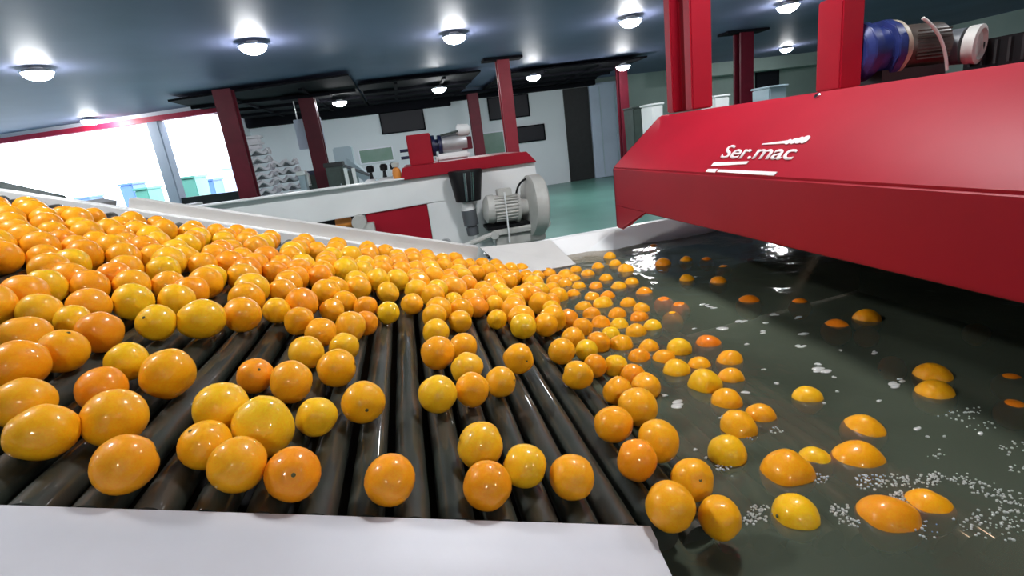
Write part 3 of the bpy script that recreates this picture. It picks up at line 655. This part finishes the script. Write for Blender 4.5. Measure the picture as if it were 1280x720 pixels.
# hand placed fruit: px, py, width px, tint, mode, label    (mode b = rests on the rollers or floats, w.. = depth under the water)
NB = 'near-rail oranges'
HAND = [
 (53,540,82,'m','b','oval orange at the lower left, closest to the left edge of the bed'),
 (144,523,80,'m','b','big orange second from the left, directly above the lone one near the white rail'),
 (149,589,84,'o','b','deep orange fruit lying lowest left, alone just above the white near rail'),
 (128,487,62,'o','b','orange with the lower left group, behind the big second one'),
 (159,452,54,'y','b','yellow fruit tucked behind and left of the large round one at left'),
 (210,467,70,'m','b','large round orange standing alone right of the lower left group'),
 (28,503,76,'m','b','orange cut by the left edge, just above the lowest left oval'),
 (28,458,74,'o','b','orange at the left edge, second row up from the lowest left oval'),
 (74,441,62,'m','b','orange overlapping the left-edge pair on its right'),
 (125,415,58,'o','b','orange hanging over the gap at the right end of the upper left cluster'),
 (88,402,46,'y','b','yellowish orange just left of the one over the gap in the upper left cluster'),
 (53,390,54,'y','b','yellow orange high in the left cluster behind the two paired ones'),
 (32,420,60,'m','b','orange buried in the middle of the left-edge cluster'),
 (197,403,50,'y','b','yellow orange with a dark navel in front of the left dense pile'),
 (251,399,55,'y','b','oval orange second along the front of the left dense pile'),
 (303,393,47,'m','b','round orange third along the front of the left dense pile'),
 (346,388,34,'y','b','small pale orange right after the third along the front of the pile'),
 (277,510,70,'y','b','yellow orange at upper left of the seven-fruit cluster over the left rollers'),
 (330,533,76,'y','b','large bright orange at the heart of the seven-fruit cluster'),
 (257,556,66,'m','b','orange at far left of the seven-fruit cluster, with dark specks'),
 (302,583,73,'m','b','orange second lowest of the seven-fruit cluster'),
 (353,613,76,'o','b','dull orange resting by the white rail, lowest of the seven-fruit cluster'),
 (396,521,52,'y','b','bright yellow fruit alone right of the seven-fruit cluster'),
 (319,470,46,'o','b','small deep orange left of the pair above the seven-fruit cluster'),
 (364,477,56,'m','b','orange in the pair above the seven-fruit cluster, right one'),
 (383,441,44,'y','b','pale orange above the pair, left of the group of three'),
 (421,460,49,'m','b','orange in front of the group left of the lone round one'),
 (430,434,38,'y','b','orange peeping behind the front fruit of the small left-centre group'),
 (401,416,40,'m','b',None),(443,406,38,'m','b',None),(374,401,37,'m','b',None),(436,381,30,'m','b',None),(415,388,30,'m','b',None),
 (454,503,55,'m','b','lone round orange on the centre-left rollers'),
 (487,624,70,'o','b','deep orange against the white rail, left of centre, standing alone'),
 (547,441,43,'m','b','large orange ending the long centre column of fruit'),
 (579,434,36,'m','b','orange directly right of the end of the long centre column'),
 (584,460,39,'y','b','yellow orange above the centre front pair'),
 (590,487,44,'m','b','orange between two others in the centre front trio'),
 (547,493,49,'y','b','left fruit of the centre front trio, with a pale leaf scar'),
 (626,477,40,'m','b','right fruit of the centre front trio'),
 (648,448,38,'m','b','single orange on the rollers right of the centre trio'),
 (485,366,27,'y','b',None),(485,391,29,'y','b',None),(515,380,28,'m','b',None),(545,415,34,'y','b',None),(543,395,31,'m','b',None),(541,370,30,'m','b',None),
 (567,378,25,'y','b',None),(575,402,29,'m','b',None),(596,384,27,'o','b',None),(618,381,24,'y','b',None),(621,399,25,'y','b',None),
 (644,381,28,'m','b',None),(654,408,33,'y','b','orange at the front tip of the right-centre pile'),(682,406,30,'m','b',None),
 (702,439,34,'m','b','orange front left of the right-hand band, above the dark rollers'),
 (452,405,30,'o','b',None),(451,383,30,'o','b',None),
 (600,557,61,'y','b','orange with dark specks, upper of the lower centre group of four'),
 (612,617,64,'o','b','deep orange against the white rail, lowest of the lower centre group'),
 (656,582,56,'y','b','third from the left in the lower centre group of four'),
 (715,596,58,'m','b','rightmost fruit of the lower centre group of four'),
 (767,530,50,'m','b','orange at left of the big right cluster, over the last dry rollers'),
 (796,575,55,'o','b','orange below the leftmost one of the big right cluster'),
 (797,509,50,'m','b','orange overlapping behind the leftmost of the big right cluster'),
 (722,469,37,'m','b','orange at the left tip of the right-hand band'),
 (772,489,36,'m','b','orange at upper left of the big right cluster'),
 (807,484,38,'m','b','orange at upper right of the big right cluster, beside the water'),
 (823,551,56,'m','b','large orange right of the two at the left of the right cluster'),
 (864,600,56,'m','b','orange behind the lowest large one beside the rail end'),
 (838,633,65,'m','b','large round orange just past the end of the white rail'),
 (900,647,56,'m','b','orange at bottom edge, right of the large one past the rail end'),
 (994,647,58,'y','w-.004','yellow orange floating at the bottom centre-right of the tank'),
 (909,567,46,'y','w.004','bright yellow floating orange ringed by froth near the rail end'),
 (923,535,44,'m','w0','floating orange just above the bright yellow one'),
 (951,523,38,'m','w-.008','floating orange touching the right side of another above the yellow one'),
 (908,504,38,'m','w-.004','floating orange with white flecks on its left, highest of the near floating trio'),
 (881,482,42,'y','w-.002','pale lemon-shaped floating fruit at the edge of the band'),
 (846,466,36,'y','b','pale floating orange left of the lemon-shaped one'),
 (914,476,34,'m','w-.012',None),(912,454,34,'m','w-.014','half-sunk orange at the right outer edge of the floating band'),
 (885,434,32,'r','w-.016','reddish half-sunk orange at the upper right of the floating band'),
 (874,460,26,'m','w-.014',None),(849,437,30,'y','w0','pale yellow round fruit floating above the lemon-shaped one'),
 (984,593,66,'m','w-.004','large orange floating alone above the bottom yellow one'),
 (1018,580,38,'y','w-.014','small yellow half-sunk orange touching the large floating one'),
 (1009,500,36,'y','w-.008','lone yellow orange floating in open water right of the band'),
 (1079,543,50,'m','w-.02','half-sunk orange above the bubbles at the right of the tank'),
 (1072,580,62,'m','w-.016','broad orange with froth on its lower edge at right of the tank'),
 (1110,654,68,'o','w-.012','deep orange floating at the bottom right with bubbles beside it'),
 (1160,640,58,'m','w-.018','orange covered in bubbles at the bottom right of the tank'),
 (1165,474,42,'m','w-.012','upper of two oranges floating together in the right of the tank'),
 (1168,497,44,'m','w-.016','lower of two oranges floating together in the right of the tank'),
 (1083,402,32,'o','w-.012','bright orange floating near the hood shadow, centre right'),
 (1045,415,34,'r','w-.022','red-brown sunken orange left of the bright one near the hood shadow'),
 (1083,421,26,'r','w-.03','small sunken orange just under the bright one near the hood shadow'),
 (1000,386,26,'r','w-.024','reddish sunken orange between painted glint streaks near the hood'),
 (936,384,34,'r','w-.026','reddish sunken orange with painted glints below it, left in the open water'),
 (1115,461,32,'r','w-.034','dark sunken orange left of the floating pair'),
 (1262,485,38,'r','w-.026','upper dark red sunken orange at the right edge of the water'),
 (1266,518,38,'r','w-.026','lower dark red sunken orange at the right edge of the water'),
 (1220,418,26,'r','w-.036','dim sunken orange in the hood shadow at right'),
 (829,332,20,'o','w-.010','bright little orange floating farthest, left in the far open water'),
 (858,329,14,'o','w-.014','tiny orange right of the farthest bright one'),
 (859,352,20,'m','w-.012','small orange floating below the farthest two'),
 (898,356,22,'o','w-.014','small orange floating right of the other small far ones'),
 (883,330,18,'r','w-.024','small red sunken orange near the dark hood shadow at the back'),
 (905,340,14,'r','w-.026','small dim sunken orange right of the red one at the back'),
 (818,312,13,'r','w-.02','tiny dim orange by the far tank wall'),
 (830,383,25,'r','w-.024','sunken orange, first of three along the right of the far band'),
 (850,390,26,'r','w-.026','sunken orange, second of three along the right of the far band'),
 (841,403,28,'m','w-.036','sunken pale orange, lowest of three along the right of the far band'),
]
BAND = [(716,424,31),(748,429,30),(733,438,26),(744,457,30),(777,433,30),(751,407,26),(795,418,28),(770,458,28),(791,470,32),(799,450,31),(811,437,26),(830,451,30),(816,412,20),(799,401,20),(774,409,24),(772,396,24),(754,383,26),(740,396,24),(740,375,20),(802,391,20),(806,375,19),(783,351,22),(770,344,17),(774,364,20),(745,362,19),(724,361,17),(735,347,19),(758,354,17),(718,352,16),(716,371,19),(699,372,26),(763,420,24),(728,410,26),(730,387,22),(760,374,20),(786,384,20),(790,363,18),(763,337,16),(748,341,17),(720,341,16),(706,358,22),(690,388,26),(710,400,26)]
for p in BAND: HAND.append((*p, random.choice('ymmmo'), 'b', None))

def rest_n(s, r):
    """height (N) of a ball of radius r resting on the rollers at s"""
    best = -9
    k = round((s - rollS[0])/PITCH)
    for j in (k-1,k,k+1):
        if 0 <= j < len(rollS):
            dx = s-rollS[j]; q = (RR+r)**2 - dx*dx
            if q > 0: best = max(best, NR + math.sqrt(q))
    return best if best > -9 else NR+RR
fruit = []   # dict: s,y or pos, r, tint, label, mode
def bedxy(x, y, r):
    """centre of a ball over the point x, y: on the rollers, or floating where they are under water"""
    n = -.41
    for _ in range(5):
        ss = (x - N.x*n)/S.x; n = rest_n(ss, r)+.001
    z = P(ss, y, n).z
    return Vector((x, y, max(z, ZW - r*.25)))
def bedpos(s, y, r):
    p = P(s, y, rest_n(s, r)+.001); return bedxy(p.x, y, r)
for (px,py,w,t,mode,lb) in HAND:
    if mode == 'b':
        r = .0375; n = -.41
        for it in range(7):
            p = on(px, py, N, n)
            z = proj(p)[2]; ang = math.cos(math.atan(math.hypot(px-640,py-360)/F))
            r = min(.042, max(.030, .5*w*z/F*(.5+.5*ang)))
            q = bedxy(p.x, p.y, r); n = q.dot(N)
        fruit.append(dict(pos=q, r=r, t=t, lb=lb, mode='b', anchor=1))
    else:
        dz = float(mode[1:]); p = on(px, py, EZ, ZW+dz); z = proj(p)[2]
        r = min(.041, max(.030, .5*w*z/F))
        p = on(px, py, EZ, ZW+dz)
        fruit.append(dict(pos=Vector(p), r=r, t=t, lb=lb, mode='w', anchor=1))
def inpoly(x, y, poly):
    c = False; j = len(poly)-1
    for i in range(len(poly)):
        xi,yi = poly[i]; xj,yj = poly[j]
        if (yi > y) != (yj > y) and x < (xj-xi)*(y-yi)/(yj-yi)+xi: c = not c
        j = i
    return c
DENSE = [(-200,220),(0,256),(160,277),(330,296),(600,330),(700,346),(735,345),(722,372),(712,398),(690,400),(668,402),(640,398),(632,372),(606,374),(598,374),(588,398),(562,398),(552,392),(530,372),(505,372),(500,352),(470,352),(470,372),(438,372),(400,408),(360,386),(330,372),(300,374),(270,380),(225,382),(200,386),(160,378),(140,366),(118,384),(60,368),(36,372),(-8,380),(-200,420)]
HOLES = [((40,345),22),((205,380),10),((292,366),7),((500,402),14),((600,350),8),((467,377),10),((20,345),14)]
nd = 0
for k in range(k0+1, k1):
    s = S_gap + PITCH*k
    y = Y0 + random.uniform(.03,.07)
    while y < Y1-.026:
        r = random.uniform(.0365,.0425); ss = s + random.uniform(-.006,.006)
        p = bedpos(ss, y, r); q = proj(p)
        if q[2] > .2 and inpoly(q[0], q[1], DENSE) and not any(math.hypot(q[0]-h[0][0], q[1]-h[0][1]) < h[1] for h in HOLES):
            if all((f['pos']-p).length > .93*(f['r']+r) for f in fruit):
                fruit.append(dict(pos=p, r=r, t=random.choice('yymmmmo'), lb=None, mode='b', anchor=0)); nd += 1; y += r*.9; continue
        y += .006
# relax overlaps
for it in range(60):
    for i in range(len(fruit)):
        a = fruit[i]
        for j in range(i+1, len(fruit)):
            c = fruit[j]
            if abs(a['pos'].y-c['pos'].y) > .09: continue
            d = c['pos']-a['pos']; L = d.length; m = (a['r']+c['r'])*.985
            if L < m and L > 1e-6:
                d.z *= .3 if a['mode']=='w' or c['mode']=='w' else 1
                u = d.normalized()*(m-L)*.5
                wa = 1 if a['anchor'] == c['anchor'] else (.25 if a['anchor'] else 1.75)
                a['pos'] -= u*wa; c['pos'] += u*(2-wa)
    for f in fruit:
        if f['mode'] == 'b':
            y = min(max(f['pos'].y, Y0+f['r'] if f['pos'].x < .22 else -9), Y1-f['r']+.012)
            f['pos'] = bedxy(f['pos'].x, y, f['r'])
# second layer: a few fruit lodged on top in the deep left part
print('FRUIT', len(fruit), 'dense', nd)
fruit.sort(key=lambda f: f['pos'].length)
vis = []
for f in fruit:
    q = proj(f['pos']); f['vis'] = -190 < q[0] < 1340 and -40 < q[1] < 760; f['q'] = q
vis = [f for f in fruit if f['vis']]
hidden_cut = 300
MAT_T = {}
def gen_label(f):
    x, y, _ = f['q']
    if f['mode'] == 'w': return 'orange floating low in the wash tank among others', 'oranges floating in the wash tank'
    if x > 690: return 'one of the oranges crowding the waterline between rollers and tank', 'oranges in the band along the waterline'
    if x > 470: return 'one of the oranges lined up on the rollers below the tank corner', 'oranges in columns at the centre of the bed'
    if y < 330: return 'one of the oranges packed along the far rail, left of the bed', 'oranges packed along the far rail'
    return 'one of the oranges packed in the left middle of the bed', 'oranges packed in the left middle'
def jit(c): return (min(1,c[0]*random.uniform(.96,1.04)), c[1]*random.uniform(.93,1.07), c[2]*random.uniform(.7,1.4), 1)
stuffbm = BM(); ns = 0
for i, f in enumerate(vis):
    if i >= hidden_cut and not f['lb']:
        tmp = BM(); tmp.from_mesh(random.choice(omesh[:2]))
        mtx = Matrix.Translation(f['pos']) @ Matrix.Rotation(random.uniform(0,6),4,'X') @ Matrix.Rotation(random.uniform(0,6),4,'Y') @ Matrix.Scale(f['r'],4)
        tmp.transform(mtx); tm = bpy.data.meshes.new('t'); tmp.to_mesh(tm); tmp.free(); stuffbm.from_mesh(tm); bpy.data.meshes.remove(tm); ns += 1; continue
    kind = random.choice([0,0,1,3]) 
    o = bpy.data.objects.new('orange', omesh[kind]); COL.objects.link(o)
    if (f['lb'] or '').find('oval') >= 0 or (f['lb'] or '').find('broad') >= 0: o.data = omesh[2]
    r = f['r']; o.location = f['pos'] + EZ*H
    if o.data is omesh[2]:
        o.rotation_euler = (PI/2*random.uniform(-.1,.1), PI/2, random.uniform(-.4,.6)); o.scale = (r*.97,)*3
    else:
        o.rotation_euler = (random.uniform(0,6.28), random.uniform(0,6.28), random.uniform(0,6.28)); o.scale = (r,)*3
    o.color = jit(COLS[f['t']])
    g = gen_label(f)
    tag(o, f['lb'] or g[0], 'orange', g[1] if not f['lb'] else 'oranges on the wash line')
    if f['lb'] and f['q'][2] < 1.3:
        s_ = bpy.data.objects.new('stem_scar', sme); COL.objects.link(s_); s_.parent = o
print('individual', len(vis)-ns, 'stuff', ns)
if ns:
    o = obj('orange_pile', stuffbm, M['orange'], kind='stuff', label='farthest oranges packed beneath the far rail, too many to count', cat='orange', angle=170); o.color = (*COLS['m'],1)

# ------------------------------------------------------------------ foam bubbles and painted glints
b = BM()
def bub(x, y, r):
    p = Vector((x, y, wz(x, y)+r*.25)); m = Matrix.Translation(p) @ Matrix.Diagonal((r, r, r*.8, 1))
    bmesh.ops.create_icosphere(b, subdivisions=1 if r < .003 else 2, radius=1, matrix=m)
def froth(px, py, n, rad, rs=(.001,.0027)):
    c = on(px, py, EZ, ZW)
    for _ in range(n):
        a = random.uniform(0,6.28); d = rad*math.sqrt(random.random())
        x, y = c.x+math.cos(a)*d, c.y+math.sin(a)*d*.7
        if x < 2.55: bub(x, y, random.uniform(*rs))
for px, py, n, rad in ((905,583,26,.016),(888,570,14,.012),(950,640,55,.022),(944,650,30,.018),(938,547,10,.014),(972,538,16,.016),(1020,600,45,.022),(1090,604,50,.028),(1118,600,40,.022),(1150,603,35,.026),(1175,598,30,.022),(1050,640,40,.018),(1062,655,25,.016),(1130,622,40,.022),(1205,600,30,.022),(1230,612,32,.026),(1255,622,34,.026),(1275,640,30,.03),(1240,650,30,.03),(1262,664,26,.03),(1215,660,18,.03),(1150,663,24,.03),(1270,560,18,.03),(1275,585,16,.02),(1215,512,14,.02),(1190,520,12,.03),(1225,530,12,.03),(1170,566,8,.02)):
    froth(px, py, n, rad)
obj('bubbles', b, M['foam_glint'], kind='stuff', label='clusters of tiny glistening bubbles on the tank water at lower right', cat='bubbles', angle=180)
b = BM()
def blotch(px, py, w):
    c = on(px, py, EZ, ZW); z = proj(c)[2]; r = w*z/F*.5
    for k in range(random.randint(2,4)):
        x = c.x + random.uniform(-.6,.6)*r; y = c.y + random.uniform(-.5,.5)*r; rr = r*random.uniform(.3,.6)
        m = Matrix.Translation((x, y, wz(x,y)+.0005)) @ Matrix.Rotation(random.uniform(-.5,.5),4,'Z') @ Matrix.Diagonal((rr*1.3, rr*.75, .0022, 1))
        bmesh.ops.create_icosphere(b, subdivisions=2, radius=1, matrix=m)
for px, py, w in ((880,383,16),(888,386,14),(926,402,16),(902,413,20),(868,411,7),(933,431,9),(955,415,11),(1003,418,16),(1000,433,12),(1028,462,22),(1026,456,14),(966,393,12),(955,404,9),(998,398,10),(1092,442,10),(1050,440,8),(1122,480,26),(1128,475,16),(935,489,14),(971,477,8),(848,506,26),(830,497,8),(902,523,10),(960,520,10),(870,560,10),(1100,500,8),(1030,505,6),(1148,535,14),(1160,545,7),(1045,487,6),(870,345,5),(880,300,5),(725,322,5),(955,460,6),(824,337,8),(1226,540,12),(1040,470,8),(1180,545,6)):
    blotch(px, py, w)
obj('glint_patches', b, M['foam_glint'], kind='stuff', label='small white flecks painted as light glints over the open tank water', cat='foam_glint', angle=180)  # flat white flecks paint the glints of light on the ripples

# ------------------------------------------------------------------ camera, world, light
cam = bpy.data.cameras.new('camera'); co = bpy.data.objects.new('camera', cam); COL.objects.link(co)
cam.sensor_width = 36; cam.lens = F*36/1280; cam.clip_start = .02; cam.clip_end = 300
rx, ry, rz = R @ Vector((1,0,0)), R @ Vector((0,-1,0)), R @ Vector((0,0,-1))
m4 = Matrix(((rx.x,ry.x,rz.x,0),(rx.y,ry.y,rz.y,0),(rx.z,ry.z,rz.z,H),(0,0,0,1))); co.matrix_world = m4
scene.camera = co
w = bpy.data.worlds.new('world'); scene.world = w; w.use_nodes = True
bg = w.node_tree.nodes['Background']; bg.inputs['Color'].default_value = (.80,.88,1,1); bg.inputs['Strength'].default_value = 5.0
scene.view_settings.view_transform = 'Standard'; scene.view_settings.look = 'None'; scene.view_settings.exposure = 0.3; scene.view_settings.gamma = 1
scene.view_settings.use_curve_mapping = False
scene.cycles.use_denoising = True
